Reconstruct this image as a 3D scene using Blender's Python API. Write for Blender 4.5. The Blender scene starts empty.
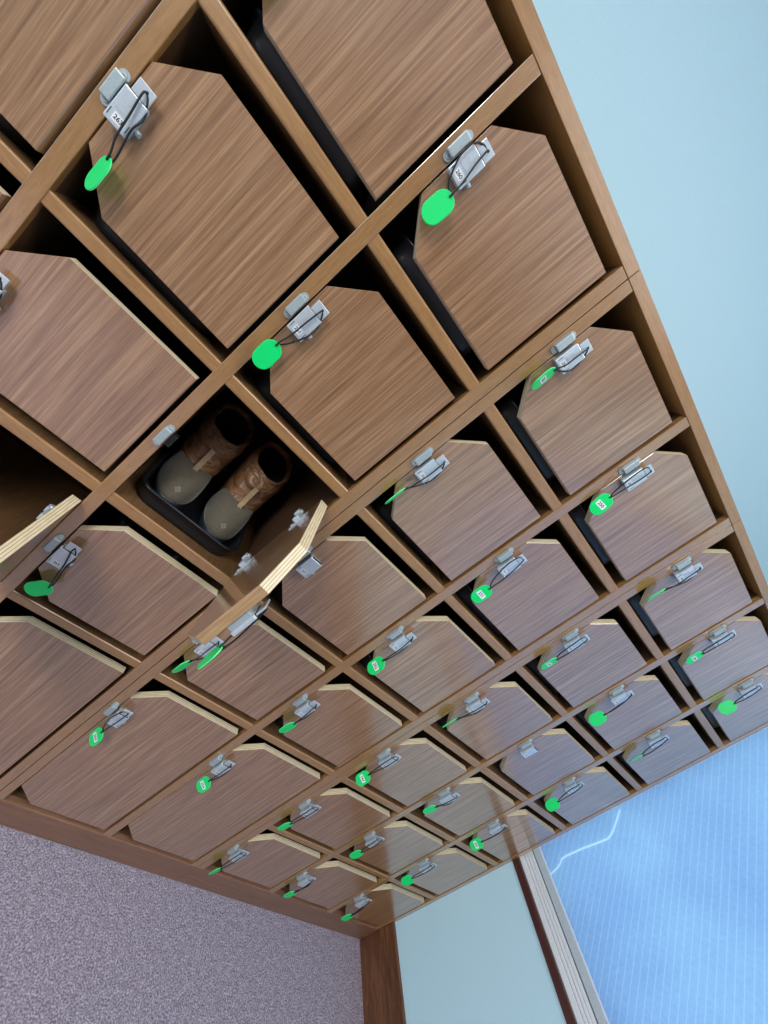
import bpy, bmesh, math, random
from mathutils import Matrix, Vector
random.seed(7)
sc = bpy.context.scene
S = 0.25            # metres in one compartment width
ZF = 5.856          # floor lies this many compartment widths under the top shelf

# ------------------------------------------------------------------ camera
cam_d = bpy.data.cameras.new('camera'); cam = bpy.data.objects.new('camera', cam_d)
sc.collection.objects.link(cam); sc.camera = cam
cam_d.sensor_fit = 'VERTICAL'; cam_d.sensor_height = 36.0; cam_d.sensor_width = 27.0
cam_d.lens = 409.25 / 1024 * 36.0
cam_d.clip_start = 0.01; cam_d.clip_end = 50
R = [[0.629439, -0.766816, -0.125697], [0.651178, 0.608797, -0.453138], [0.423997, 0.203372, 0.882534]]
def w_of(v):        # rows of R act on (x, -z, y)
    return Vector((v[0], v[2], -v[1]))
rx, ry, rz = w_of(R[0]), -w_of(R[1]), -w_of(R[2])
cl = (0.14655 * S, -2.55114 * S, (-0.43293 + ZF) * S)
cam.matrix_world = Matrix(((rx[0], ry[0], rz[0], cl[0]), (rx[1], ry[1], rz[1], cl[1]), (rx[2], ry[2], rz[2], cl[2]), (0, 0, 0, 1)))

# ------------------------------------------------------------------ sky, lights, exposure
sc.view_settings.view_transform = 'Standard'; sc.view_settings.look = 'None'
sc.view_settings.gamma = 1.0; sc.view_settings.use_curve_mapping = False
sc.view_settings.exposure = 0.0
world = bpy.data.worlds.new('daylight'); sc.world = world; world.use_nodes = True
wn = world.node_tree.nodes; wn['Background'].inputs[0].default_value = (0.42, 0.66, 0.90, 1)
wn['Background'].inputs[1].default_value = 1.85
def area(name, loc, sx, sy, power, col, rot=(0, 0, 0)):
    d = bpy.data.lights.new(name, 'AREA'); d.shape = 'RECTANGLE'; d.size = sx; d.size_y = sy
    d.energy = power; d.color = col
    o = bpy.data.objects.new(name, d); sc.collection.objects.link(o); o.location = loc; o.rotation_euler = rot
    return o
area('ceiling_lamp', (-2.05, -2.1, 2.67), 1.3, 1.2, 122, (1.0, 0.97, 0.94))
area('ceiling_lamp', (0.55, -0.95, 2.67), 1.2, 0.6, 21, (1.0, 0.97, 0.94))

# ------------------------------------------------------------------ materials
def srgb(r, g, b):
    f = lambda c: (c / 255 / 12.92) if c / 255 <= 0.04045 else ((c / 255 + 0.055) / 1.055) ** 2.4
    return (f(r), f(g), f(b), 1)
def base(name):
    m = bpy.data.materials.new(name); m.use_nodes = True
    nt = m.node_tree; return m, nt, nt.nodes['Principled BSDF']
def N(nt, t, **k):
    n = nt.nodes.new(t)
    for a, b in k.items():
        setattr(n, a, b)
    return n
def ramp(nt, stops):
    n = N(nt, 'ShaderNodeValToRGB'); e = n.color_ramp.elements
    e[0].position, e[0].color = stops[0]; e[1].position, e[1].color = stops[-1]
    for p, c in stops[1:-1]:
        q = e.new(p); q.color = c
    return n
def coords(nt, scale, rand=True, rot=(0, 0, 0)):
    tc = N(nt, 'ShaderNodeTexCoord'); mp = N(nt, 'ShaderNodeMapping')
    mp.inputs['Scale'].default_value = scale; mp.inputs['Rotation'].default_value = rot
    if rand:
        oi = N(nt, 'ShaderNodeObjectInfo'); ma = N(nt, 'ShaderNodeVectorMath', operation='SCALE')
        cx = N(nt, 'ShaderNodeCombineXYZ')
        nt.links.new(oi.outputs['Random'], cx.inputs[0]); nt.links.new(oi.outputs['Random'], cx.inputs[2]); nt.links.new(oi.outputs['Random'], cx.inputs[1])
        nt.links.new(cx.outputs[0], ma.inputs[0]); ma.inputs['Scale'].default_value = 37.0
        ad = N(nt, 'ShaderNodeVectorMath', operation='ADD')
        nt.links.new(tc.outputs['Object'], ad.inputs[0]); nt.links.new(ma.outputs[0], ad.inputs[1])
        nt.links.new(ad.outputs[0], mp.inputs[0])
    else:
        nt.links.new(tc.outputs['Object'], mp.inputs[0])
    return mp.outputs[0]
def wood(name, dark, mid, light, scale, rough=0.34, fine=1.0, bump=0.05, lo=0.3, hi=0.7, spec=0.5):
    m, nt, b = base(name); L = nt.links
    co = coords(nt, scale)
    n1 = N(nt, 'ShaderNodeTexNoise'); n1.inputs['Scale'].default_value = 1.0; n1.inputs['Detail'].default_value = 4; n1.inputs['Roughness'].default_value = 0.6; n1.inputs['Distortion'].default_value = 0.3
    L.new(co, n1.inputs['Vector'])
    mp2 = N(nt, 'ShaderNodeMapping'); mp2.inputs['Scale'].default_value = (3.1, 3.1, 2.2); L.new(co, mp2.inputs[0])
    n2 = N(nt, 'ShaderNodeTexNoise'); n2.inputs['Scale'].default_value = 1.0; n2.inputs['Detail'].default_value = 3
    L.new(mp2.outputs[0], n2.inputs['Vector'])
    mx = N(nt, 'ShaderNodeMath', operation='MULTIPLY_ADD'); mx.inputs[1].default_value = 0.38 * fine
    L.new(n2.outputs['Fac'], mx.inputs[0])
    m3 = N(nt, 'ShaderNodeMath', operation='MULTIPLY'); m3.inputs[1].default_value = 1 - 0.38 * fine
    L.new(n1.outputs['Fac'], m3.inputs[0]); L.new(m3.outputs[0], mx.inputs[2])
    r = ramp(nt, [(lo, dark), (0.5, mid), (hi, light)]); L.new(mx.outputs[0], r.inputs[0])
    L.new(r.outputs[0], b.inputs['Base Color'])
    b.inputs['Roughness'].default_value = rough; b.inputs['Specular IOR Level'].default_value = spec
    if bump:
        bp = N(nt, 'ShaderNodeBump'); bp.inputs['Strength'].default_value = bump; bp.inputs['Distance'].default_value = 0.0006
        L.new(mx.outputs[0], bp.inputs['Height']); L.new(bp.outputs[0], b.inputs['Normal'])
    return m
D, Mi, Lt = srgb(119, 83, 54), srgb(152, 112, 79), srgb(185, 145, 109)
M = {}
M['door'] = wood('walnut_laminate', D, Mi, Lt, (185, 185, 5), rough=0.28, lo=0.33, hi=0.67)
M['frame'] = wood('oak_edge_band', srgb(140, 99, 56), srgb(158, 115, 68), srgb(172, 129, 82), (260, 260, 30), rough=0.3, lo=0.3, hi=0.7)
M['frame_h'] = wood('oak_edge_band_level', srgb(140, 99, 56), srgb(158, 115, 68), srgb(172, 129, 82), (30, 260, 260), rough=0.3, lo=0.3, hi=0.7)
M['inside'] = wood('shaded_inner_laminate', srgb(92, 66, 42), srgb(108, 80, 52), srgb(122, 92, 62), (180, 12, 180), rough=0.42)  # brown lowered so the colour itself carries some locker-interior shade
M['inside_v'] = wood('shaded_side_laminate', srgb(62, 43, 30), srgb(76, 54, 38), srgb(88, 64, 46), (180, 180, 12), rough=0.42)  # darker again: shade on the inner side faces is put into the colour
M['base_wood'] = wood('plinth_laminate', srgb(112, 78, 58), srgb(135, 98, 76), srgb(152, 114, 90), (9, 240, 240), rough=0.36)
M['skirt'] = wood('skirting_wood', srgb(66, 38, 22), srgb(104, 66, 42), srgb(134, 90, 60), (120, 8, 60), rough=0.4)
M['sill'] = wood('dark_sill_wood', srgb(52, 26, 22), srgb(72, 38, 32), srgb(88, 50, 40), (120, 8, 120), rough=0.4)
for k_ in ('door', 'frame', 'frame_h'):      # lacquered laminate: a glossy coat over the wood print
    p_ = M[k_].node_tree.nodes['Principled BSDF'].inputs
    p_['Coat Weight'].default_value = 0.45 if k_ == 'frame_h' else 1.0; p_['Coat IOR'].default_value = 2.1; p_['Coat Roughness'].default_value = 0.3 if k_ == 'frame_h' else 0.17
def ply(name, axis):
    m, nt, b = base(name); L = nt.links
    tc = N(nt, 'ShaderNodeTexCoord'); sx = N(nt, 'ShaderNodeSeparateXYZ'); L.new(tc.outputs['Object'], sx.inputs[0])
    mr = N(nt, 'ShaderNodeMapRange'); mr.inputs['From Max'].default_value = 0.064 * S; L.new(sx.outputs['Y'], mr.inputs[0])
    r = ramp(nt, [(0.0, srgb(150, 112, 80)), (0.07, srgb(232, 218, 184)), (0.22, srgb(232, 218, 184)), (0.26, srgb(150, 128, 98)), (0.31, srgb(230, 216, 184)), (0.45, srgb(236, 222, 190)),
                  (0.50, srgb(148, 126, 98)), (0.55, srgb(232, 218, 186)), (0.69, srgb(232, 218, 184)), (0.74, srgb(150, 128, 98)), (0.79, srgb(230, 216, 184)), (0.93, srgb(228, 214, 180)), (1.0, srgb(150, 112, 80))])
    L.new(mr.outputs[0], r.inputs[0])
    co = coords(nt, (60, 400, 60)); n = N(nt, 'ShaderNodeTexNoise'); n.inputs['Scale'].default_value = 1; L.new(co, n.inputs['Vector'])
    mx = N(nt, 'ShaderNodeMix', data_type='RGBA', blend_type='MULTIPLY'); mx.inputs[0].default_value = 0.5
    r2 = ramp(nt, [(0.3, (0.72, 0.68, 0.6, 1)), (0.6, (1, 1, 1, 1))]); L.new(n.outputs['Fac'], r2.inputs[0])
    L.new(r.outputs[0], mx.inputs[6]); L.new(r2.outputs[0], mx.inputs[7]); L.new(mx.outputs[2], b.inputs['Base Color'])
    b.inputs['Roughness'].default_value = 0.5
    return m
M['ply'] = ply('plywood_edge', 1)
M['veneer'] = wood('veneer_edge', srgb(150, 116, 80), srgb(178, 142, 102), srgb(200, 166, 126), (260, 260, 14), rough=0.45)
def plain(name, col, rough=0.5, metal=0.0, noise=0.0, nscale=200, bump=0.0, spec=0.5):
    m, nt, b = base(name); L = nt.links
    b.inputs['Roughness'].default_value = rough; b.inputs['Metallic'].default_value = metal; b.inputs['Specular IOR Level'].default_value = spec
    co = coords(nt, (nscale,) * 3, rand=False); n = N(nt, 'ShaderNodeTexNoise'); n.inputs['Scale'].default_value = 1; n.inputs['Detail'].default_value = 3; L.new(co, n.inputs['Vector'])
    k = 1 - noise
    r = ramp(nt, [(0.3, (col[0] * k, col[1] * k, col[2] * k, 1)), (0.7, tuple(min(1, c * (1 + noise * 0.6)) for c in col[:3]) + (1,))])
    L.new(n.outputs['Fac'], r.inputs[0]); L.new(r.outputs[0], b.inputs['Base Color'])
    if bump:
        bp = N(nt, 'ShaderNodeBump'); bp.inputs['Strength'].default_value = bump; bp.inputs['Distance'].default_value = 0.001
        L.new(n.outputs['Fac'], bp.inputs['Height']); L.new(bp.outputs[0], b.inputs['Normal'])
    return m
M['wall'] = plain('wallpaper', srgb(194, 230, 244), 0.75, noise=0.03, nscale=300, bump=0.25)
M['ceiling'] = plain('ceiling_paint', srgb(225, 225, 222), 0.85, noise=0.02, nscale=90)
M['far_wall'] = plain('taupe_wall', srgb(112, 102, 92), 0.8, noise=0.05, nscale=80)
M['back'] = plain('back_board', srgb(34, 24, 18), 0.6, noise=0.1)  # near-black tone paints in the darkness at the back of the lockers
M['steel'] = plain('satin_nickel', srgb(208, 219, 228), 0.30, metal=0.4, noise=0.06, nscale=500)
M['steel_dark'] = plain('zinc_casting', srgb(178, 192, 196), 0.38, metal=0.35, noise=0.10, nscale=600)
M['slot'] = plain('dark_slot', srgb(30, 32, 34), 0.5)
M['alu'] = plain('aluminium_sash', srgb(236, 240, 246), 0.35, metal=0.2, noise=0.03)
M['alu_grey'] = plain('grey_gasket_rail', srgb(186, 200, 210), 0.55, noise=0.08, nscale=250)
M['paper'] = plain('white_sticker', srgb(238, 242, 246), 0.5, noise=0.01)
M['ink'] = plain('black_print', srgb(30, 32, 38), 0.6)
M['cord'] = plain('black_elastic', srgb(20, 21, 26), 0.55, noise=0.1, nscale=900)
M['tray'] = plain('black_plastic', srgb(26, 29, 35), 0.30, noise=0.08, nscale=300)
M['green'] = plain('fluorescent_green_plastic', (0.0, 0.76, 0.17, 1), 0.38, noise=0.02)
M['green_rim'] = plain('bright_green_rim', (0.25, 1.0, 0.42, 1), 0.3)
def carpet():
    m, nt, b = base('heather_carpet'); L = nt.links
    co = coords(nt, (1, 1, 1), rand=False)
    n = N(nt, 'ShaderNodeTexNoise'); n.inputs['Scale'].default_value = 250; n.inputs['Detail'].default_value = 4; n.inputs['Roughness'].default_value = 0.75; L.new(co, n.inputs['Vector'])
    n2 = N(nt, 'ShaderNodeTexNoise'); n2.inputs['Scale'].default_value = 60; n2.inputs['Detail'].default_value = 2; L.new(co, n2.inputs['Vector'])
    ad = N(nt, 'ShaderNodeMath', operation='MULTIPLY_ADD'); ad.inputs[1].default_value = 0.12; L.new(n2.outputs['Fac'], ad.inputs[0])
    mu = N(nt, 'ShaderNodeMath', operation='MULTIPLY'); mu.inputs[1].default_value = 0.88; L.new(n.outputs['Fac'], mu.inputs[0]); L.new(mu.outputs[0], ad.inputs[2])
    r = ramp(nt, [(0.37, srgb(104, 90, 98)), (0.5, srgb(154, 144, 160)), (0.63, srgb(212, 206, 220))]); L.new(ad.outputs[0], r.inputs[0])
    L.new(r.outputs[0], b.inputs['Base Color']); b.inputs['Roughness'].default_value = 0.95; b.inputs['Specular IOR Level'].default_value = 0.1
    bp = N(nt, 'ShaderNodeBump'); bp.inputs['Strength'].default_value = 0.8; bp.inputs['Distance'].default_value = 0.003
    L.new(ad.outputs[0], bp.inputs['Height']); L.new(bp.outputs[0], b.inputs['Normal'])
    return m
M['carpet'] = carpet()
CRACK = [(-0.007, -1.52), (-0.10, -1.64), (-0.157, -1.72), (-0.19, -1.78), (-0.207, -1.84), (-0.196, -2.0), (-0.18, -2.18), (-0.172, -2.42), (-0.177, -2.5), (-0.215, -2.545), (-0.238, -2.60), (-0.262, -2.71), (-0.275, -2.74)]
def glass():
    m = bpy.data.materials.new('frosted_wired_glass'); m.use_nodes = True; nt = m.node_tree; L = nt.links
    nt.nodes.clear(); out = N(nt, 'ShaderNodeOutputMaterial')
    tr = N(nt, 'ShaderNodeBsdfTranslucent'); gl = N(nt, 'ShaderNodeBsdfGlossy'); gl.inputs['Roughness'].default_value = 0.25
    mix = N(nt, 'ShaderNodeMixShader'); mix.inputs[0].default_value = 0.06
    tc = N(nt, 'ShaderNodeTexCoord')
    n = N(nt, 'ShaderNodeTexNoise'); n.inputs['Scale'].default_value = 3.2; n.inputs['Detail'].default_value = 3; L.new(tc.outputs['Object'], n.inputs['Vector'])
    v = N(nt, 'ShaderNodeTexNoise'); v.inputs['Scale'].default_value = 110; v.inputs['Detail'].default_value = 4; L.new(tc.outputs['Object'], v.inputs['Vector'])
    ad = N(nt, 'ShaderNodeMath', operation='MULTIPLY_ADD'); ad.inputs[1].default_value = 0.35; L.new(v.outputs['Fac'], ad.inputs[0])
    mu = N(nt, 'ShaderNodeMath', operation='MULTIPLY'); mu.inputs[1].default_value = 0.65; L.new(n.outputs['Fac'], mu.inputs[0]); L.new(mu.outputs[0], ad.inputs[2])
    r = ramp(nt, [(0.36, srgb(190, 203, 222)), (0.64, srgb(208, 222, 232))]); L.new(ad.outputs[0], r.inputs[0])
    sx = N(nt, 'ShaderNodeSeparateXYZ'); L.new(tc.outputs['Object'], sx.inputs[0])
    def line(op, width):
        a = N(nt, 'ShaderNodeMath', operation=op); L.new(sx.outputs['Z'], a.inputs[0]); L.new(sx.outputs['Y'], a.inputs[1])
        d = N(nt, 'ShaderNodeMath', operation='DIVIDE'); L.new(a.outputs[0], d.inputs[0]); d.inputs[1].default_value = 0.0245
        f = N(nt, 'ShaderNodeMath', operation='FRACT'); L.new(d.outputs[0], f.inputs[0])
        s = N(nt, 'ShaderNodeMath', operation='SUBTRACT'); L.new(f.outputs[0], s.inputs[0]); s.inputs[1].default_value = 0.5
        ab = N(nt, 'ShaderNodeMath', operation='ABSOLUTE'); L.new(s.outputs[0], ab.inputs[0])
        lt = N(nt, 'ShaderNodeMapRange'); L.new(ab.outputs[0], lt.inputs[0]); lt.inputs['From Min'].default_value = width; lt.inputs['From Max'].default_value = width * 0.4
        return lt.outputs[0]
    a = line('SUBTRACT', 0.085)
    h = line('ADD', 0.05); hm = N(nt, 'ShaderNodeMath', operation='MULTIPLY'); L.new(h, hm.inputs[0]); hm.inputs[1].default_value = 0.22
    mxm = N(nt, 'ShaderNodeMath', operation='MAXIMUM'); L.new(a, mxm.inputs[0]); L.new(hm.outputs[0], mxm.inputs[1])
    sc2 = N(nt, 'ShaderNodeMath', operation='MULTIPLY'); L.new(mxm.outputs[0], sc2.inputs[0]); sc2.inputs[1].default_value = 0.38
    # the crack: distance to a broken line of its own
    cy = N(nt, 'ShaderNodeCombineXYZ'); L.new(sx.outputs['Y'], cy.inputs[1]); L.new(sx.outputs['Z'], cy.inputs[2]); last = None
    for (y0, z0), (y1, z1) in zip(CRACK, CRACK[1:]):
        a_ = Vector((0, y0 * S, (z0 + ZF) * S)); b_ = Vector((0, y1 * S, (z1 + ZF) * S)); ba = b_ - a_
        pa = N(nt, 'ShaderNodeVectorMath', operation='SUBTRACT'); L.new(cy.outputs[0], pa.inputs[0]); pa.inputs[1].default_value = a_
        dt = N(nt, 'ShaderNodeVectorMath', operation='DOT_PRODUCT'); L.new(pa.outputs[0], dt.inputs[0]); dt.inputs[1].default_value = ba / ba.length_squared
        cp = N(nt, 'ShaderNodeClamp'); L.new(dt.outputs['Value'], cp.inputs[0])
        sc_ = N(nt, 'ShaderNodeVectorMath', operation='SCALE'); sc_.inputs[0].default_value = ba; L.new(cp.outputs[0], sc_.inputs['Scale'])
        su = N(nt, 'ShaderNodeVectorMath', operation='DISTANCE'); L.new(pa.outputs[0], su.inputs[0]); L.new(sc_.outputs[0], su.inputs[1])
        if last is None: last = su.outputs['Value']
        else:
            mi = N(nt, 'ShaderNodeMath', operation='MINIMUM'); L.new(last, mi.inputs[0]); L.new(su.outputs['Value'], mi.inputs[1]); last = mi.outputs[0]
    ckr = N(nt, 'ShaderNodeMapRange'); L.new(last, ckr.inputs[0]); ckr.inputs['From Min'].default_value = 0.0034; ckr.inputs['From Max'].default_value = 0.0018
    mk = N(nt, 'ShaderNodeMath', operation='MAXIMUM'); L.new(ckr.outputs[0], mk.inputs[0]); L.new(sc2.outputs[0], mk.inputs[1]); sc2 = mk
    mx = N(nt, 'ShaderNodeMix', data_type='RGBA'); L.new(sc2.outputs[0], mx.inputs[0]); L.new(r.outputs[0], mx.inputs[6]); mx.inputs[7].default_value = srgb(250, 254, 255)
    L.new(mx.outputs[2], tr.inputs[0]); gl.inputs[0].default_value = (0.9, 0.95, 1, 1)
    L.new(tr.outputs[0], mix.inputs[1]); L.new(gl.outputs[0], mix.inputs[2]); L.new(mix.outputs[0], out.inputs[0])
    return m
M['glass'] = glass()
M['emblem'] = plain('tonal_emblem', srgb(124, 118, 102), 0.8)
def cloth(name, c1, c2, rough, fold=0.0, sheen=0.0, fs=40):
    m, nt, b = base(name); L = nt.links
    co = coords(nt, (fs, fs, fs * 2.2), rand=True); n = N(nt, 'ShaderNodeTexNoise'); n.inputs['Scale'].default_value = 1; n.inputs['Detail'].default_value = 3; n.inputs['Distortion'].default_value = 1.2; L.new(co, n.inputs['Vector'])
    r = ramp(nt, [(0.3, c1), (0.7, c2)]); L.new(n.outputs['Fac'], r.inputs[0]); L.new(r.outputs[0], b.inputs['Base Color'])
    b.inputs['Roughness'].default_value = rough; b.inputs['Sheen Weight'].default_value = sheen
    bp = N(nt, 'ShaderNodeBump'); bp.inputs['Strength'].default_value = fold; bp.inputs['Distance'].default_value = 0.008
    L.new(n.outputs['Fac'], bp.inputs['Height']); L.new(bp.outputs[0], b.inputs['Normal'])
    return m
M['nylon'] = cloth('brown_nylon', srgb(108, 76, 50), srgb(160, 120, 86), 0.36, 1.0, fs=28)
M['suede'] = cloth('grey_olive_suede', srgb(80, 74, 60), srgb(95, 89, 74), 0.85, 0.1, 0.3, 150)
M['strap'] = cloth('tan_webbing', srgb(148, 124, 94), srgb(170, 146, 114), 0.6, 0.2, 0, 200)
M['lining'] = cloth('dark_fleece', srgb(10, 9, 8), srgb(18, 15, 13), 0.95, 0.8, 0, 160)
M['rubber'] = cloth('navy_rubber', srgb(26, 34, 46), srgb(34, 42, 56), 0.5, 0.1)

# ------------------------------------------------------------------ helpers
def link(o): sc.collection.objects.link(o); return o
def tag(o, label=None, cat=None, group=None, kind=None):
    if label: o['label'] = label
    if cat: o['category'] = cat
    if group: o['group'] = group
    if kind: o['kind'] = kind
    return o
def empty(name, loc, rz=0, label=None, cat=None, group=None):
    o = link(bpy.data.objects.new(name, None)); o.location = loc; o.rotation_euler = (0, 0, rz); o.empty_display_size = 0.02
    return tag(o, label, cat, group)
class MB:
    def __init__(s): s.bm = bmesh.new()
    def _faces(s, fs, mat, smooth=False):
        for f in fs:
            f.material_index = mat; f.smooth = smooth
    def box(s, x0, x1, y0, y1, z0, z1, mat=0, bev=0, seg=2):
        t = bmesh.new(); bmesh.ops.create_cube(t, size=1)
        bmesh.ops.transform(t, verts=t.verts, matrix=Matrix.Translation(((x0 + x1) / 2, (y0 + y1) / 2, (z0 + z1) / 2)) @ Matrix.Diagonal((x1 - x0, y1 - y0, z1 - z0, 1)))
        if bev: bmesh.ops.bevel(t, geom=t.edges[:], offset=bev, segments=seg, affect='EDGES', profile=0.5)
        return s.merge(t, mat)
    def merge(s, t, mat=None, smooth=False):
        me = bpy.data.meshes.new('t')
        if mat is not None: s_f = list(t.faces); s._faces(s_f, mat, smooth)
        t.to_mesh(me); t.free(); s.bm.from_mesh(me); bpy.data.meshes.remove(me); return s
    def prism(s, poly, y0, y1, mat=0, side=None, bev=0, seg=2, edgemats=None):
        """polygon in XZ extruded along Y"""
        t = bmesh.new(); a = [t.verts.new((x, y0, z)) for x, z in poly]; b = [t.verts.new((x, y1, z)) for x, z in poly]
        n = len(poly); t.faces.new(a).material_index = mat; t.faces.new(b[::-1]).material_index = mat
        for i in range(n):
            f = t.faces.new((a[(i + 1) % n], a[i], b[i], b[(i + 1) % n]))
            f.material_index = edgemats[i] if edgemats else (mat if side is None else side)
        bmesh.ops.recalc_face_normals(t, faces=t.faces)
        if bev:
            es = [e for e in t.edges if abs(e.verts[0].co.y - e.verts[1].co.y) < 1e-7]
            bmesh.ops.bevel(t, geom=es, offset=bev, segments=seg, affect='EDGES', profile=0.5)
        return s.merge(t)
    def cyl(s, p0, p1, r, mat=0, n=16, r2=None):
        p0, p1 = Vector(p0), Vector(p1); d = p1 - p0
        t = bmesh.new(); bmesh.ops.create_cone(t, cap_ends=True, segments=n, radius1=r, radius2=r if r2 is None else r2, depth=d.length)
        q = Vector((0, 0, 1)).rotation_difference(d.normalized()).to_matrix().to_4x4()
        bmesh.ops.transform(t, verts=t.verts, matrix=Matrix.Translation((p0 + p1) / 2) @ q)
        for f in t.faces: f.material_index = mat; f.smooth = len(f.verts) == 4
        return s.merge(t)
    def tube(s, pts, r, mat=0, n=8):
        pts = [Vector(p) for p in pts]; t = bmesh.new(); rings = []; up = Vector((0.31, 0.9, 0.2)).normalized()
        for i, p in enumerate(pts):
            d = (pts[min(i + 1, len(pts) - 1)] - pts[max(i - 1, 0)]).normalized()
            u = d.cross(up).normalized(); v = d.cross(u)
            rings.append([t.verts.new(p + (u * math.cos(2 * math.pi * k / n) + v * math.sin(2 * math.pi * k / n)) * r) for k in range(n)])
        s._loft(t, rings, True, True); return s.merge(t, mat, True)
    def _loft(s, t, rings, cap0, cap1):
        n = len(rings[0])
        for a, b in zip(rings, rings[1:]):
            for k in range(n): t.faces.new((a[k], a[(k + 1) % n], b[(k + 1) % n], b[k]))
        if cap0: t.faces.new(rings[0][::-1])
        if cap1: t.faces.new(rings[-1])
    def loft(s, rings, mat=0, cap0=True, cap1=True, smooth=True):
        t = bmesh.new(); rr = [[t.verts.new(p) for p in r] for r in rings]; s._loft(t, rr, cap0, cap1)
        bmesh.ops.recalc_face_normals(t, faces=t.faces); return s.merge(t, mat, smooth)
    def mesh(s, name, mats):
        me = bpy.data.meshes.new(name); s.bm.to_mesh(me); s.bm.free()
        for m in (mats if isinstance(mats, (list, tuple)) else [mats]): me.materials.append(M[m])
        return me
    def build(s, name, mats, parent=None, loc=None):
        o = link(bpy.data.objects.new(name, s.mesh(name, mats)))
        if parent: o.parent = parent
        if loc: o.location = loc
        return o
def inst(name, me, parent=None, loc=None, rz=0):
    o = link(bpy.data.objects.new(name, me)); o.parent = parent
    if loc: o.location = loc
    o.rotation_euler = (0, 0, rz); return o
def smooth_path(pts, k=6):
    P = [Vector(p) for p in pts]; P = [P[0] * 2 - P[1]] + P + [P[-1] * 2 - P[-2]]; out = []
    for i in range(1, len(P) - 2):
        a, b, c, d = P[i - 1:i + 3]
        for j in range(k):
            t = j / k
            out.append(0.5 * ((2 * b) + (c - a) * t + (2 * a - 5 * b + 4 * c - d) * t * t + (3 * b - a - 3 * c + d) * t ** 3))
    out.append(P[-2]); return out
def zz(u): return (u + ZF) * S
TXT = {}
def text_bm(s):
    cu = bpy.data.curves.new('t', 'FONT'); cu.body = s; cu.align_x = 'CENTER'; cu.align_y = 'CENTER'; cu.size = 1; cu.offset = 0.02; cu.resolution_u = 3
    o = link(bpy.data.objects.new('t', cu)); dg = bpy.context.evaluated_depsgraph_get(); dg.update()
    me = bpy.data.meshes.new_from_object(o.evaluated_get(dg)); bpy.data.objects.remove(o); bpy.data.curves.remove(cu)
    b = bmesh.new(); b.from_mesh(me); bpy.data.meshes.remove(me)
    for v in b.verts: v.co = Vector((v.co.x, 0, v.co.y))
    for f in b.faces:
        if f.normal.y > 0: pass
    bmesh.ops.recalc_face_normals(b, faces=b.faces)
    return b
def sticker_mesh(s, w, h, size):
    key = (s, w)
    if key in TXT: return TXT[key]
    m = MB(); m.box(-w / 2, w / 2, -0.0002, 0, -h / 2, h / 2, 0)
    t = text_bm(s)
    for v in t.verts: v.co = v.co * size; v.co.y = -0.00035
    for f in t.faces:
        if f.normal.y > 0: f.normal_flip()
    m.merge(t, 1)
    TXT[key] = m.mesh('number_sticker', ['paper', 'ink']); return TXT[key]

# ------------------------------------------------------------------ room
XE = 6.723 * S; YB = 1.40 * S; XL = -3.2; YF = -3.8; H = 2.7
def struct(mb, name, mats):
    return tag(mb.build(name, mats), kind='structure')
struct(MB().box(XL, XE + 0.15, YF, YB + 0.1, -0.1, 0), 'floor', 'carpet')
struct(MB().box(XL, XE + 0.15, YF, YB + 0.1, H, H + 0.1), 'ceiling', 'ceiling')
struct(MB().box(XL, XE, YB, YB + 0.1, 0, H), 'wall_back', 'wall')
struct(MB().box(XL - 0.1, XL, YF, YB + 0.1, 0, H), 'wall_left', 'wall')
struct(MB().box(XL, XE, YF - 0.1, YF, 0, H), 'wall_front', 'far_wall')
wy0, wy1 = -2.0, 0.07 * S                     # window opening along the end wall
wz0, wz1 = zz(-3.02), 2.02
w = MB(); w.box(XE, XE + 0.12, YF, YB + 0.1, 0, wz0 - 0.1 * S); w.box(XE, XE + 0.12, YF, YB + 0.1, wz1, H)
w.box(XE, XE + 0.12, YF, wy0, wz0 - 0.1 * S, wz1); w.box(XE, XE + 0.12, wy1, YB + 0.1, wz0 - 0.1 * S, wz1)
struct(w, 'wall_right', 'wall')
struct(MB().box(XE - 0.011, XE + 0.001, YF, -0.001, 0, zz(-5.2), bev=0.0015), 'baseboard_right', 'skirt')
struct(MB().box(XL, XL + 0.011, YF, YB, 0, 0.16, bev=0.0015), 'baseboard_left', 'skirt')
# window: dark sill, aluminium rails, sash rail, pane
struct(MB().box(XE - 0.006, XE + 0.10, wy0, wy1, wz0 - 0.1 * S, wz0, bev=0.0012), 'trim_1', 'sill')
win = tag(link(bpy.data.objects.new('window_1', None)), kind='structure'); win.location = (XE, 0, 0)
f = MB(); a0 = wz0
f.box(0.004, 0.09, wy0, wy1, a0, a0 + 0.006, bev=0.001)
for k, (zz0, zz1, xx) in enumerate([(0.006, 0.0165, 0.006), (0.018, 0.0265, 0.009), (0.028, 0.036, 0.012), (0.037, 0.0465, 0.014)]):
    f.box(xx, 0.09, wy0, wy1, a0 + zz0, a0 + zz1, bev=0.0014)
f.box(0.004, 0.09, wy0, wy1, wz1 - 0.04, wz1, bev=0.002)
f.box(0.004, 0.09, wy0, wy0 + 0.04, a0, wz1, bev=0.002); f.box(0.004, 0.09, wy1 - 0.008, wy1, a0, wz1, bev=0.001)
f.box(0.022, 0.09, wy0, wy1, a0 + 0.006, a0 + 0.0495, 1)  # dark backing block, painted shade for the gaps between rails
f.build('window_frame', ['alu', 'slot'], win)
f = MB(); f.box(0.0175, 0.045, wy0 + 0.04, wy1 - 0.008, a0 + 0.050, a0 + 0.0735, bev=0.001)
f.box(0.0175, 0.045, wy0 + 0.04, wy0 + 0.07, a0 + 0.05, wz1 - 0.04); f.box(0.0175, 0.045, wy0 + 0.04, wy1 - 0.008, wz1 - 0.075, wz1 - 0.04)
f.build('sash_rail', 'alu_grey', win)
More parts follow.
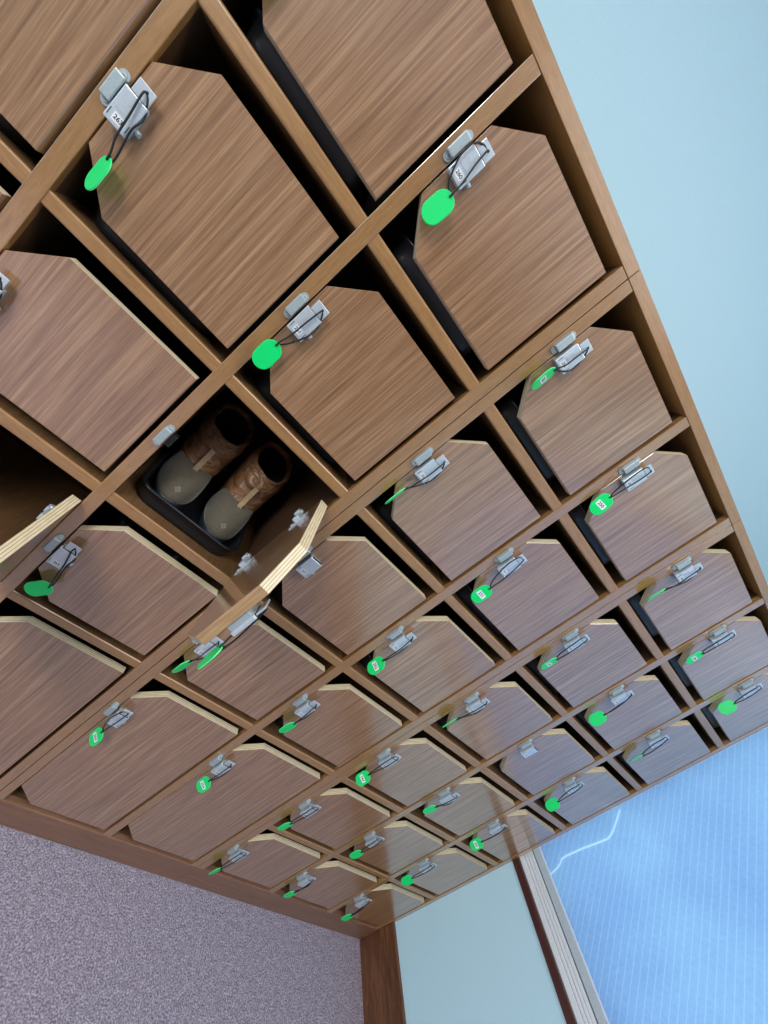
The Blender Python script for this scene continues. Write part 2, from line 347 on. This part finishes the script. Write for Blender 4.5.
MB().box(0.0175, 0.030, wy0 + 0.07, wy1 - 0.008, a0 + 0.0735, a0 + 0.0765, bev=0.0008).build('glazing_bead', 'alu', win)
gz0 = a0 + 0.0765
MB().box(0.026, 0.031, wy0 + 0.05, wy1 - 0.006, gz0 - 0.003, wz1 - 0.06).build('pane', 'glass', win)
# ------------------------------------------------------------------ lockers
UP = {  # uprights: (left edge, right edge)
    0: (-2.171, -2.087), 1: (-1.085, -1.003), 2: (0.0, 0.086), 3: (1.086, 1.170), 3.5: (1.174, 1.254), 4: (2.248, 2.334),
    5: (3.338, 3.423), 5.5: (3.427, 3.512), 6: (4.497, 4.583), 7: (5.566, 5.652), 8: (6.637, 6.719)}
COL = {'a': (-2.087, -1.085), 'b': (-1.003, 0.0), 'c': (0.086, 1.086), 'd': (1.254, 2.248), 'e': (2.334, 3.338), 'f': (3.512, 4.497), 'g': (4.583, 5.566), 'h': (5.652, 6.637)}
SH = [(0.0, -0.083), (-1.099, -1.179), (-2.198, -2.286), (-3.290, -3.375), (-4.388, -4.470)]
TOP = (1.006, 1.084); BOT = -5.485
OPEN_T = [1.006] + [s[1] for s in SH]; OPEN_B = [s[0] for s in SH] + [BOT]
DEP = 1.36; TH = 0.064
TALL = set('abcde')
def rows_of(c): return 5 if c in TALL else 6
def opening(c, r):     # r from 1
    b = OPEN_B[r - 1] if not (c in TALL and r == 5) else BOT
    return COL[c][0], COL[c][1], b, OPEN_T[r - 1]
COLNAME = {'h': 'column nearest the window wall', 'g': 'second column from the window', 'f': 'third column from the window', 'e': 'fourth column from the window',
           'd': 'fifth column from the window', 'c': 'third column from the left', 'b': 'second column from the left', 'a': 'leftmost column'}
ROWNAME = {1: 'top row', 2: 'second row', 3: 'third row', 4: 'fourth row', 5: 'fifth row', 6: 'bottom row'}

def door_mesh(w, h, name):
    ch = 0.2 * S; W = w * S; Hh = h * S; t = TH * S
    # origin at the hinge-side bottom front corner, door reaches to -x
    poly = [(0, 0), (0, Hh), (-W + ch, Hh), (-W, Hh - ch), (-W, ch), (-W + ch, 0)]
    #        right edge 0->1, top 1->2, chamfer 2->3, free edge 3->4, chamfer, bottom
    m = MB(); m.prism(poly, 0, t, mat=0, edgemats=[2, 1, 1, 2, 1, 1], bev=0.0006, seg=1)
    return m.mesh(name, ['door', 'ply', 'veneer'])
DOORM = {}
def get_door(w, h):
    k = (round(w, 3), round(h, 3))
    if k not in DOORM: DOORM[k] = door_mesh(w, h, 'door')
    return DOORM[k]
# lock case, local origin at its bottom-left-back corner on the door face, facing -y
def lock_mesh(key=True):
    m = MB(); W, Hh = 0.0272, 0.0400
    m.box(0.0015, W - 0.002, -0.010, 0, 0.002, Hh - 0.002, 1, 0.001)                  # body on the door
    m.box(0, W, -0.0150, -0.0085, 0, Hh, 0, 0.0013, 3)                               # front cover
    m.box(0.0045, 0.0215, -0.0154, -0.0148, 0.016, 0.0385, 0, 0.0002, 1)             # raised field
    m.cyl((0.0105, -0.0156, 0.029), (0.0105, -0.0152, 0.029), 0.0042, 0, 20)
    m.box(0.0022, 0.0030, -0.0152, -0.0149, 0.004, 0.0125, 2); m.box(W - 0.0034, W - 0.0026, -0.0152, -0.0149, 0.004, 0.0125, 2)
    m.cyl((W - 0.001, -0.0065, 0.014), (W + 0.0045, -0.0065, 0.014), 0.0034, 1, 18); m.cyl((W + 0.0045, -0.0065, 0.014), (W + 0.0056, -0.0065, 0.014), 0.0034, 1, 18, 0.0026)
    m.box(0.0035, W - 0.002, -0.0145, -0.0095, Hh - 0.0006, Hh + 0.0004, 2)          # key slot in the top
    for x, z in ((0.005, 0.006), (0.019, 0.036)): m.cyl((x, -0.001, z), (x, 0.0, z), 0.002, 1)
    return m.mesh('lock', ['steel', 'steel_dark', 'slot'])
LOCK = lock_mesh()
def strike_mesh():
    m = MB(); w = 0.0125
    m.box(0, w, -0.0095, 0, 0.007, 0.037, 0, 0.0016, 3)
    for z in (0.0062, 0.0378):
        m.cyl((w * 0.55, -0.0028, z), (w * 0.55, 0, z), 0.0058, 0, 20)
        m.cyl((w * 0.55, -0.0040, z), (w * 0.55, -0.0027, z), 0.0028, 1, 14)
        m.box(w * 0.55 - 0.0019, w * 0.55 + 0.0019, -0.0042, -0.0039, z - 0.0003, z + 0.0003, 2)
    m.box(w - 0.0005, w + 0.0005, -0.0075, -0.002, 0.011, 0.033, 2)                  # bolt opening
    return m.mesh('strike_plate', ['steel_dark', 'steel', 'slot'])
STRIKE = strike_mesh()
def hinge_mesh():
    m = MB()     # on the inner face of an open door: face is y=TH*S, arm runs to +x
    y = TH * S
    m.cyl((-0.022, y, 0), (-0.022, y + 0.0018, 0), 0.0125, 0, 24)
    m.box(-0.034, -0.010, y, y + 0.0015, -0.019, 0.019, 0, 0.0006)
    for z in (-0.014, 0.014): m.cyl((-0.022, y, z), (-0.022, y + 0.003, z), 0.003, 1)
    m.box(-0.024, 0.004, y + 0.001, y + 0.009, -0.0065, 0.0065, 0, 0.0015)
    m.cyl((0.003, y + 0.006, -0.009), (0.003, y + 0.006, 0.009), 0.0032, 1)
    m.box(-0.002, 0.0085, y + 0.004, y + 0.012, -0.0055, 0.0055, 0, 0.001)
    return m.mesh('hinge', ['steel', 'steel_dark'])
HINGE = hinge_mesh()

NUM = {}
for c, s0 in (('a', 268), ('b', 262), ('c', 260), ('d', 255), ('e', 250), ('f', 244), ('g', 238), ('h', 232)):
    for r in range(1, rows_of(c) + 1): NUM[c, r] = str(s0 + r - 1)
# how far each door stands open
OPENED = {('c', 3): 78.5, ('b', 4): 89.0}
NOKEY = {('d', 3), ('g', 3)}
LOCKZ = {}
LOCKPOS = {}
STK = {}
def cabinet(x0, x1, cols, ups, label):
    root = empty('shoe_locker_cabinet', (x0 * S, 0, 0), 0, label, 'shoe locker')
    X = lambda x: (x - x0) * S
    bev = 0.0022
    MB().box(X(x0) + 0.0004, X(x1) - 0.0004, -0.004 * S, DEP * S, zz(TOP[0]), zz(TOP[1]), bev=0.0008).build('top_board', 'frame_h', root)
    for u in ups:
        a, b = UP[u]
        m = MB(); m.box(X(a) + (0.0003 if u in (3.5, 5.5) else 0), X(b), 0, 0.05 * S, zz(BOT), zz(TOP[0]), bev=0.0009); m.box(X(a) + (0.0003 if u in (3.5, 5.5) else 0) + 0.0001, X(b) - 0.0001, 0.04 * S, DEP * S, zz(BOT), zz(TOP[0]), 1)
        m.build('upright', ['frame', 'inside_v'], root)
    MB().box(X(x0) + 0.0004, X(x1) - 0.0004, 0, 0.075 * S, 0.0, zz(BOT), bev=0.0034, seg=4).build('plinth', 'base_wood', root)
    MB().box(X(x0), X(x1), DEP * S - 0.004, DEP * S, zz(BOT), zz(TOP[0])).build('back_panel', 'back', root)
    MB().box(X(x0), X(x1), 0.075 * S, DEP * S - 0.004, zz(BOT - 0.08), zz(BOT)).build('floor_board', 'inside', root)
    for c in cols:
        a, b = COL[c]
        for i in range(rows_of(c) - 1):
            t, bb = SH[i]
            m = MB(); m.box(X(a) - 0.005, X(b) + 0.005, 0.006 * S, 0.03 * S, zz(bb), zz(t), 0, 0.0034, 4); m.box(X(a), X(b), 0.018 * S, DEP * S - 0.004, zz(bb) + 0.0002, zz(t) - 0.0002, 1)
            m.build('shelf', ['frame_h', 'inside'], root)
        for r in range(1, rows_of(c) + 1):
            xa, xb, zb, zt = opening(c, r)
            w = (xb - xa) - 0.008 - 0.030; dz0 = zb + 0.083; dz1 = zt - 0.093; h = dz1 - dz0
            ang = OPENED.get((c, r), 0)
            hx = xb - 0.030 if not ang else (xb - 0.022 if c == 'c' else xb - 0.004)
            hy = 0.0 if not ang else (-0.02 if c == 'c' else 0.0)
            d = inst('door', get_door(w, h), root, (X(hx), hy * S, zz(dz0)), math.radians(ang))
            if (c, r) == ('c', 3): d['label'] = 'door swung wide open in front of the boots'
            if (c, r) == ('b', 4): d['label'] = 'door swung fully open showing its plywood edge'
            tall = c in TALL and r == 5
            lz = (zt - 0.585 if tall else zb + 0.422) - dz0
            lk = inst('lock', LOCK, d, (-w * S + 0.0008, 0, lz * S))
            st = inst('number_sticker', sticker_mesh(NUM[c, r], 0.0125, 0.0085, 0.0068), d, (-w * S + 0.0008 + 0.0135, -0.0150, lz * S + 0.0082))
            LOCKPOS[c, r] = (xa, zb, dz0 + lz, hx, hy, w, ang)
            if ang:
                for k in ((0.17, 0.78)): inst('hinge', HINGE, d, (-0.004, 0, k * h * S))
            inst('strike_plate', STRIKE, root, (X(xa) - 0.0138, 0, zz(dz0 + lz + 0.022)))
            if (c, r) == ('c', 3):
                MB().box(X(xa), X(xa) + 0.009, 0.001, 0.013, zz(dz0 + lz + 0.06), zz(dz0 + lz + 0.06) + 0.022, 0, 0.001).build('catch', 'slot', root)
    return root
cabinet(-2.171, 1.172, 'abc', (0, 1, 2, 3), 'walnut shoe locker cabinet nearest the camera, with two doors open and boots inside')
cabinet(1.172, 3.425, 'de', (3.5, 4, 5), 'walnut shoe locker cabinet in the middle, all its doors shut, tall bottom doors')
cabinet(3.425, 6.719, 'fgh', (5.5, 6, 7, 8), 'walnut shoe locker cabinet farthest away, against the window wall, six short rows')

# ------------------------------------------------------------------ trays
def rrect(x0, x1, y0, y1, r, z, n=6):
    out = []
    for cx, cy, a in ((x1 - r, y1 - r, 0), (x0 + r, y1 - r, 90), (x0 + r, y0 + r, 180), (x1 - r, y0 + r, 270)):
        for k in range(n + 1):
            t = math.radians(a + 90 * k / n); out.append((cx + r * math.cos(t), cy + r * math.sin(t), z))
    return out
def tray_mesh():
    W, Ln, Hh = 0.80 * S, 1.12 * S, 0.13 * S
    m = MB(); r = 0.03
    R_ = [rrect(0.006, W - 0.006, 0.006, Ln - 0.006, r, 0), rrect(0.003, W - 0.003, 0.003, Ln - 0.003, r, Hh * 0.3), rrect(0.001, W - 0.001, 0.001, Ln - 0.001, r, Hh * 0.9),
          rrect(-0.002, W + 0.002, -0.002, Ln + 0.002, r, Hh * 0.93), rrect(-0.0022, W + 0.0022, -0.0022, Ln + 0.0022, r, Hh), rrect(0.002, W - 0.002, 0.002, Ln - 0.002, r, Hh + 0.0006),
          rrect(0.0055, W - 0.0055, 0.0055, Ln - 0.0055, r - 0.003, Hh * 0.9), rrect(0.009, W - 0.009, 0.009, Ln - 0.009, r - 0.003, 0.0035)]
    m.loft(R_, 0, True, True, True)
    me = m.mesh('shoe_tray', ['tray']); return me
TRAY = tray_mesh()
for c in 'abcdefgh':
    for r in range(1, rows_of(c) + 1):
        if (c, r) in (('b', 4), ('a', 1), ('a', 5), ('a', 4), ('b', 5), ('d', 5), ('e', 5), ('c', 5)): continue
        xa, xb, zb, zt = opening(c, r)
        o = inst('shoe_tray', TRAY, None, ((xa + (0.052 if (c, r) == ('c', 3) else 0.085 + 0.02 * random.random())) * S, (0.085 + 0.03 * random.random()) * S, zz(zb) + 0.0002), 0)
        lab = 'black plastic tray under the pair of brown boots in the open locker' if (c, r) == ('c', 3) else \
              'black shoe tray behind the %s door, %s' % (ROWNAME[r], COLNAME[c])
        tag(o, lab, 'tray', 'black shoe trays in the lockers')

# ------------------------------------------------------------------ boots
def boot(x, label, lean=0.0, mirror=1):
    L0 = 0.24
    zt = zz(-2.198) + 0.0042
    root = empty('boot', (x * S, 0.15 * S, zt), lean, label, 'boot', 'pair of brown winter boots')
    root.scale = (0.94, 1, 1)
    N_ = 40
    def ring(cy, rx_, ryf, ryb, z, fold=0.0, ph=0, tilt=0.0):
        out = []
        for k in range(N_):
            t = 2 * math.pi * k / N_; ry_ = ryf if math.sin(t) < 0 else ryb
            q = 1 + fold * math.sin(5 * t + ph) * 0.5 + fold * math.sin(9 * t + ph * 1.7) * 0.4
            ex = 0.85
            cx_ = math.copysign(abs(math.cos(t)) ** ex, math.cos(t)); sy_ = math.copysign(abs(math.sin(t)) ** ex, math.sin(t))
            y = cy + ry_ * sy_ * q
            out.append((rx_ * cx_ * q, y, z + tilt * (y - cy)))
        return out
    # sole
    m = MB(); m.loft([ring(0.118, 0.036, 0.112, 0.112, 0.0), ring(0.118, 0.040, 0.117, 0.116, 0.003), ring(0.118, 0.041, 0.118, 0.117, 0.020), ring(0.118, 0.038, 0.114, 0.113, 0.024)])
    m.build('sole', 'rubber', root)
    # toe cap: front third, dome
    m = MB(); rr = []
    for i in range(9):
        t = i / 8; z = 0.020 + 0.044 * t
        rx_ = 0.0415 * (1 - 0.14 * t ** 2); 
        yf = 0.004 + 0.026 * t ** 1.6 + 0.026 * t ** 5; yb = 0.104
        pts = []
        for k in range(25):
            a = math.pi * k / 24
            pts.append((rx_ * math.cos(a) * (1 if True else 1), yb - (yb - yf) * math.sin(a) ** 0.8, z + 0.010 * math.sin(a) * t))
        rr.append(pts)
    t_ = bmesh.new(); vv = [[t_.verts.new(p) for p in r_] for r_ in rr]
    for a, b in zip(vv, vv[1:]):
        for k in range(24): t_.faces.new((a[k], a[k + 1], b[k + 1], b[k]))
    t_.faces.new([v for v in vv[-1]])
    bmesh.ops.recalc_face_normals(t_, faces=t_.faces)
    bmesh.ops.solidify(t_, geom=t_.faces[:], thickness=-0.002)
    m.merge(t_, 0, True)
    cap = m.build('toe_cap', 'suede', root)
    # small tonal emblem on the cap (a diamond of four small tiles)
    m = MB()
    for cx, cz in ((0, 0.0036), (0, -0.0036), (0.0036, 0), (-0.0036, 0)):
        if True:
            m.prism([(cx - 0.0031, cz), (cx, cz + 0.0031), (cx + 0.0031, cz), (cx, cz - 0.0031)], -0.0006, 0.0006)
    e = m.build('emblem', 'emblem', cap); e.location = (0, 0.0100, 0.0445); e.rotation_euler = (math.radians(-28), 0, 0)
    # upper: puffy quilted shaft, from the vamp up to a slanted collar
    m = MB(); rr = []
    prof = [  # (centre y, half width, front reach, back reach, z, tilt)
        (0.140, 0.0390, 0.100, 0.090, 0.018, 0), (0.142, 0.0400, 0.090, 0.090, 0.040, 0.0), (0.144, 0.0425, 0.084, 0.086, 0.056, 0.02), (0.146, 0.0440, 0.084, 0.084, 0.067, 0.06),
        (0.148, 0.0470, 0.088, 0.084, 0.078, 0.08), (0.150, 0.0445, 0.080, 0.078, 0.089, 0.10), (0.150, 0.0485, 0.082, 0.080, 0.101, 0.12), (0.150, 0.0455, 0.072, 0.074, 0.113, 0.14),
        (0.149, 0.0490, 0.076, 0.078, 0.126, 0.16), (0.148, 0.0470, 0.068, 0.072, 0.138, 0.18), (0.148, 0.0440, 0.064, 0.070, 0.146, 0.20)]
    for i, (cy, rx_, f_, b_, z, tl) in enumerate(prof): rr.append(ring(cy, rx_, f_, b_, z, 0.03 if 2 < i < 10 else 0.0, i * 1.1 * mirror, tl))
    # collar rolls over and goes down inside
    rr.append(ring(0.148, 0.0405, 0.060, 0.066, 0.148, 0, 0, 0.2)); rr.append(ring(0.148, 0.037, 0.056, 0.062, 0.144, 0, 0, 0.2))
    m.loft(rr, 0, True, False); up = m.build('upper', 'nylon', root)
    sub = up.modifiers.new('soft', 'SUBSURF'); sub.levels = 1; sub.render_levels = 2
    m = MB(); m.loft([ring(0.148, 0.0375, 0.0565, 0.0625, 0.1455, 0, 0, 0.2), ring(0.148, 0.035, 0.052, 0.058, 0.12, 0, 0, 0.1), ring(0.150, 0.030, 0.045, 0.05, 0.09), ring(0.150, 0.029, 0.05, 0.05, 0.05)], 0, False, True)
    m.build('lining', 'lining', root)
    # drawn-in collar frill
    m = MB(); rr = []
    for j, (dr, z) in enumerate(((0.0, 0.144), (0.0015, 0.151), (-0.001, 0.155), (-0.004, 0.152), (-0.005, 0.146))):
        rr.append(ring(0.148, 0.0425 + dr, 0.062 + dr, 0.068 + dr, z, 0.06, 2.0, 0.2))
    m.loft(rr, 0, False, False); m.build('collar', 'nylon', root)
    # pull strap up the front of the instep
    pts = [(0.050, 0.066), (0.054, 0.078), (0.060, 0.090), (0.063, 0.101), (0.066, 0.112), (0.067, 0.119)]
    m = MB(); wv = 0.0050; R2 = []
    for (y, z) in pts: R2.append([(-wv, y - 0.0035, z), (wv, y - 0.0035, z), (wv, y + 0.001, z), (-wv, y + 0.001, z)])
    m.loft(R2, 0, smooth=False); m.build('pull_strap', 'strap', root)
    return root
boot(0.347, 'left brown winter boot in the open locker, beside the strike plate', math.radians(2), 1)
boot(0.742, 'right brown winter boot in the open locker, beside the open door', math.radians(-1), -1)

# ------------------------------------------------------------------ key tags
def stadium(w, h, n=14):
    r = w / 2; out = []
    for k in range(n + 1): a = math.pi * k / n; out.append((r * math.cos(a), h / 2 - r + r * math.sin(a)))
    for k in range(n + 1): a = math.pi + math.pi * k / n; out.append((r * math.cos(a), -h / 2 + r + r * math.sin(a)))
    return out
def tag_mesh():
    m = MB(); t = 0.0011
    m.prism(stadium(0.0292, 0.0450), -t, t, mat=0, side=1, bev=0.0008, seg=2)
    return m.mesh('tag', ['green', 'green_rim'])
TAG = tag_mesh()
def plate_mesh():
    m = MB(); m.box(0.0, 0.0205, -0.0012, 0.0012, 0, 0.017, 0, 0.0007)
    m.cyl((0.0125, -0.0014, 0.0115), (0.0125, 0.0014, 0.0115), 0.0017, 1)
    return m.mesh('key_plate', ['steel', 'slot'])
PLATE = plate_mesh()
# compartment: (sideways shift of tag centre, height over the shelf, turn in degrees, number shown, lean)
TAGS = {'c1': (0.106, 0.291, -8, 0, 3), 'c2': (0.045, 0.237, 2, 0, 0), 'b2': (0.125, 0.232, -46, 0, 0), 'd1': (0.050, 0.311, 44, 1, -6), 'd2': (0.045, 0.228, 60, 0, 2), 'd4': (0.049, 0.251, 42, 0, 0),
    'd5': (0.059, 0.25, -52, 1, 0), 'e1': (0.060, 0.215, -20, 1, -6), 'e2': (0.110, 0.200, -14, 1, 0), 'e3': (0.093, 0.212, -60, 1, 0), 'e4': (0.098, 0.258, 18, 0, 0), 'e5': (0.08, 0.257, -45, 1, 0),
    'f1': (0.058, 0.214, 31, 0, -8), 'f2': (0.077, 0.221, 16, 1, -4), 'f3': (0.038, 0.21, 32, 0, -4), 'f4': (0.045, 0.185, -54, 1, 0), 'f5': (0.032, 0.186, 10, 0, 0), 'f6': (0.045, 0.177, 22, 0, 0),
    'g1': (0.065, 0.209, 3, 1, -6), 'g2': (0.131, 0.199, -55, 0, 0), 'g4': (0.030, 0.276, 0, 0, 0), 'g5': (0.06, 0.242, -8, 0, 0), 'g6': (0.087, 0.219, 4, 0, 0), 'h1': (0.087, 0.228, -60, 0, 0),
    'h2': (0.121, 0.214, 20, 0, -6), 'h3': (0.123, 0.183, -60, 0, 0), 'h4': (0.092, 0.174, -55, 1, 0), 'h5': (0.055, 0.193, -34, 0, 0), 'h6': (0.148, 0.16, -4, 0, 0), 'c4': (0.1, 0.206, -4, 0, 34),
    'c3': (0.0, 0.20, 0, 0, 0), 'b3': (0.1, 0.21, 10, 0, 0), 'b1': (0.1, 0.21, -15, 0, 0), 'b5': (0.08, 0.3, 5, 0, 0), 'c5': (0.08, 0.3, 8, 0, 0)}
for kx, (dx, dz, yaw, num, lean) in TAGS.items():
    c, r = kx[0], int(kx[1]); xa, zb, lz, hx, hy, w, ang = LOCKPOS[c, r]
    tall = c in TALL and r == 5
    base_z = zb if not tall else OPEN_B[4] if False else zb
    if tall: base_z = -4.39
    # frame at the lock's lower left corner on the door face
    a = math.radians(ang)
    lx = -w * S + 0.0008
    ox = hx * S + lx * math.cos(a); oy = hy * S + lx * math.sin(a); oz = zz(lz)
    num_lab = ' numbered ' + NUM[c, r] if num else ''
    if (c, r) == ('c', 3): lab = 'green key tag hanging from the lock on the wide open door'
    else: lab = 'green key tag%s on the %s lock, %s' % (num_lab, 'tall bottom' if tall else ROWNAME[r], COLNAME[c])
    root = empty('key_tag', (ox, oy, oz), a, lab, 'key tag', 'green key tags')
    inst('key_plate', PLATE, root, (0.0050, -0.0120, 0.0390))
    # tag centre in this frame
    if ang: tx, ty, tz = 0.006, -0.017, -0.047
    else:
        tx = (xa + dx) * S - ox; ty = -0.0165; tz = zz(base_z + dz) - oz
    ty = min(ty, -0.0035 - 0.0153 * abs(math.sin(math.radians(yaw))))
    if ty > -0.0165: ty = -0.0165
    T = inst('tag', TAG, root, (tx, ty, tz)); T.rotation_euler = (0, math.radians(lean), math.radians(yaw))
    mt = Matrix.Translation((tx, ty, tz)) @ Matrix.Rotation(math.radians(yaw), 4, 'Z') @ Matrix.Rotation(math.radians(lean), 4, 'Y')
    if num:
        s = inst('number_sticker', sticker_mesh(NUM[c, r], 0.0190, 0.0105, 0.0088), T, (0, -0.0011, -0.001))
    hole = mt @ Vector((0.0, -0.0016, 0.0175)); back = mt @ Vector((0.0, 0.0016, 0.0175))
    j = lambda s_: random.uniform(-s_, s_)
    kh = Vector((0.0175, -0.0142, 0.0505)); side = j(0.002)
    front = [kh, kh + Vector((-0.001, -0.0032, -0.004)), kh.lerp(hole, 0.35) + Vector((j(0.0015), -0.004, 0)), kh.lerp(hole, 0.68) + Vector((j(0.002), -0.0035, 0)), kh.lerp(hole, 0.88) + Vector((j(0.001), -0.002, 0)), hole + Vector((0, -0.0012, 0.0025)), hole]
    if random.random() < 0.55:
        rear = [kh + Vector((0, 0.0022, 0)), kh + Vector((0.005, 0.001, -0.006)), Vector((0.0285, -0.013, 0.030)), Vector((0.0275, -0.0165, 0.012)), (Vector((0.0275, -0.0165, 0.012))).lerp(back, 0.6) + Vector((0.002, 0, 0)), back + Vector((0.002, 0.0, 0.004)), back]
    else:
        rear = [kh + Vector((0, 0.0022, 0)), kh + Vector((-0.010, 0.001, -0.002)), Vector((-0.0005, -0.0185, 0.036)), Vector((-0.001 + j(0.002), -0.0188, 0.016)), (Vector((0.0, -0.0180, 0.0)) + back) / 2, back + Vector((0, 0.0005, 0.004)), back]
    m = MB(); m.tube(smooth_path(front), 0.0012, n=7); m.tube(smooth_path(rear), 0.0012, n=7)
    kn = hole + Vector((0, 0.0008, 0.0052 if lean == 0 else 0.0055))
    t = bmesh.new(); bmesh.ops.create_icosphere(t, subdivisions=2, radius=0.0017, matrix=Matrix.Translation(kn)); m.merge(t, 0, True)
    m.tube(smooth_path([hole + Vector((0, -0.001, 0.001)), hole + Vector((0, 0, 0.003)), back + Vector((0, 0.0, 0.001))], 4), 0.0012, n=7)
    m.build('cord', 'cord', root)
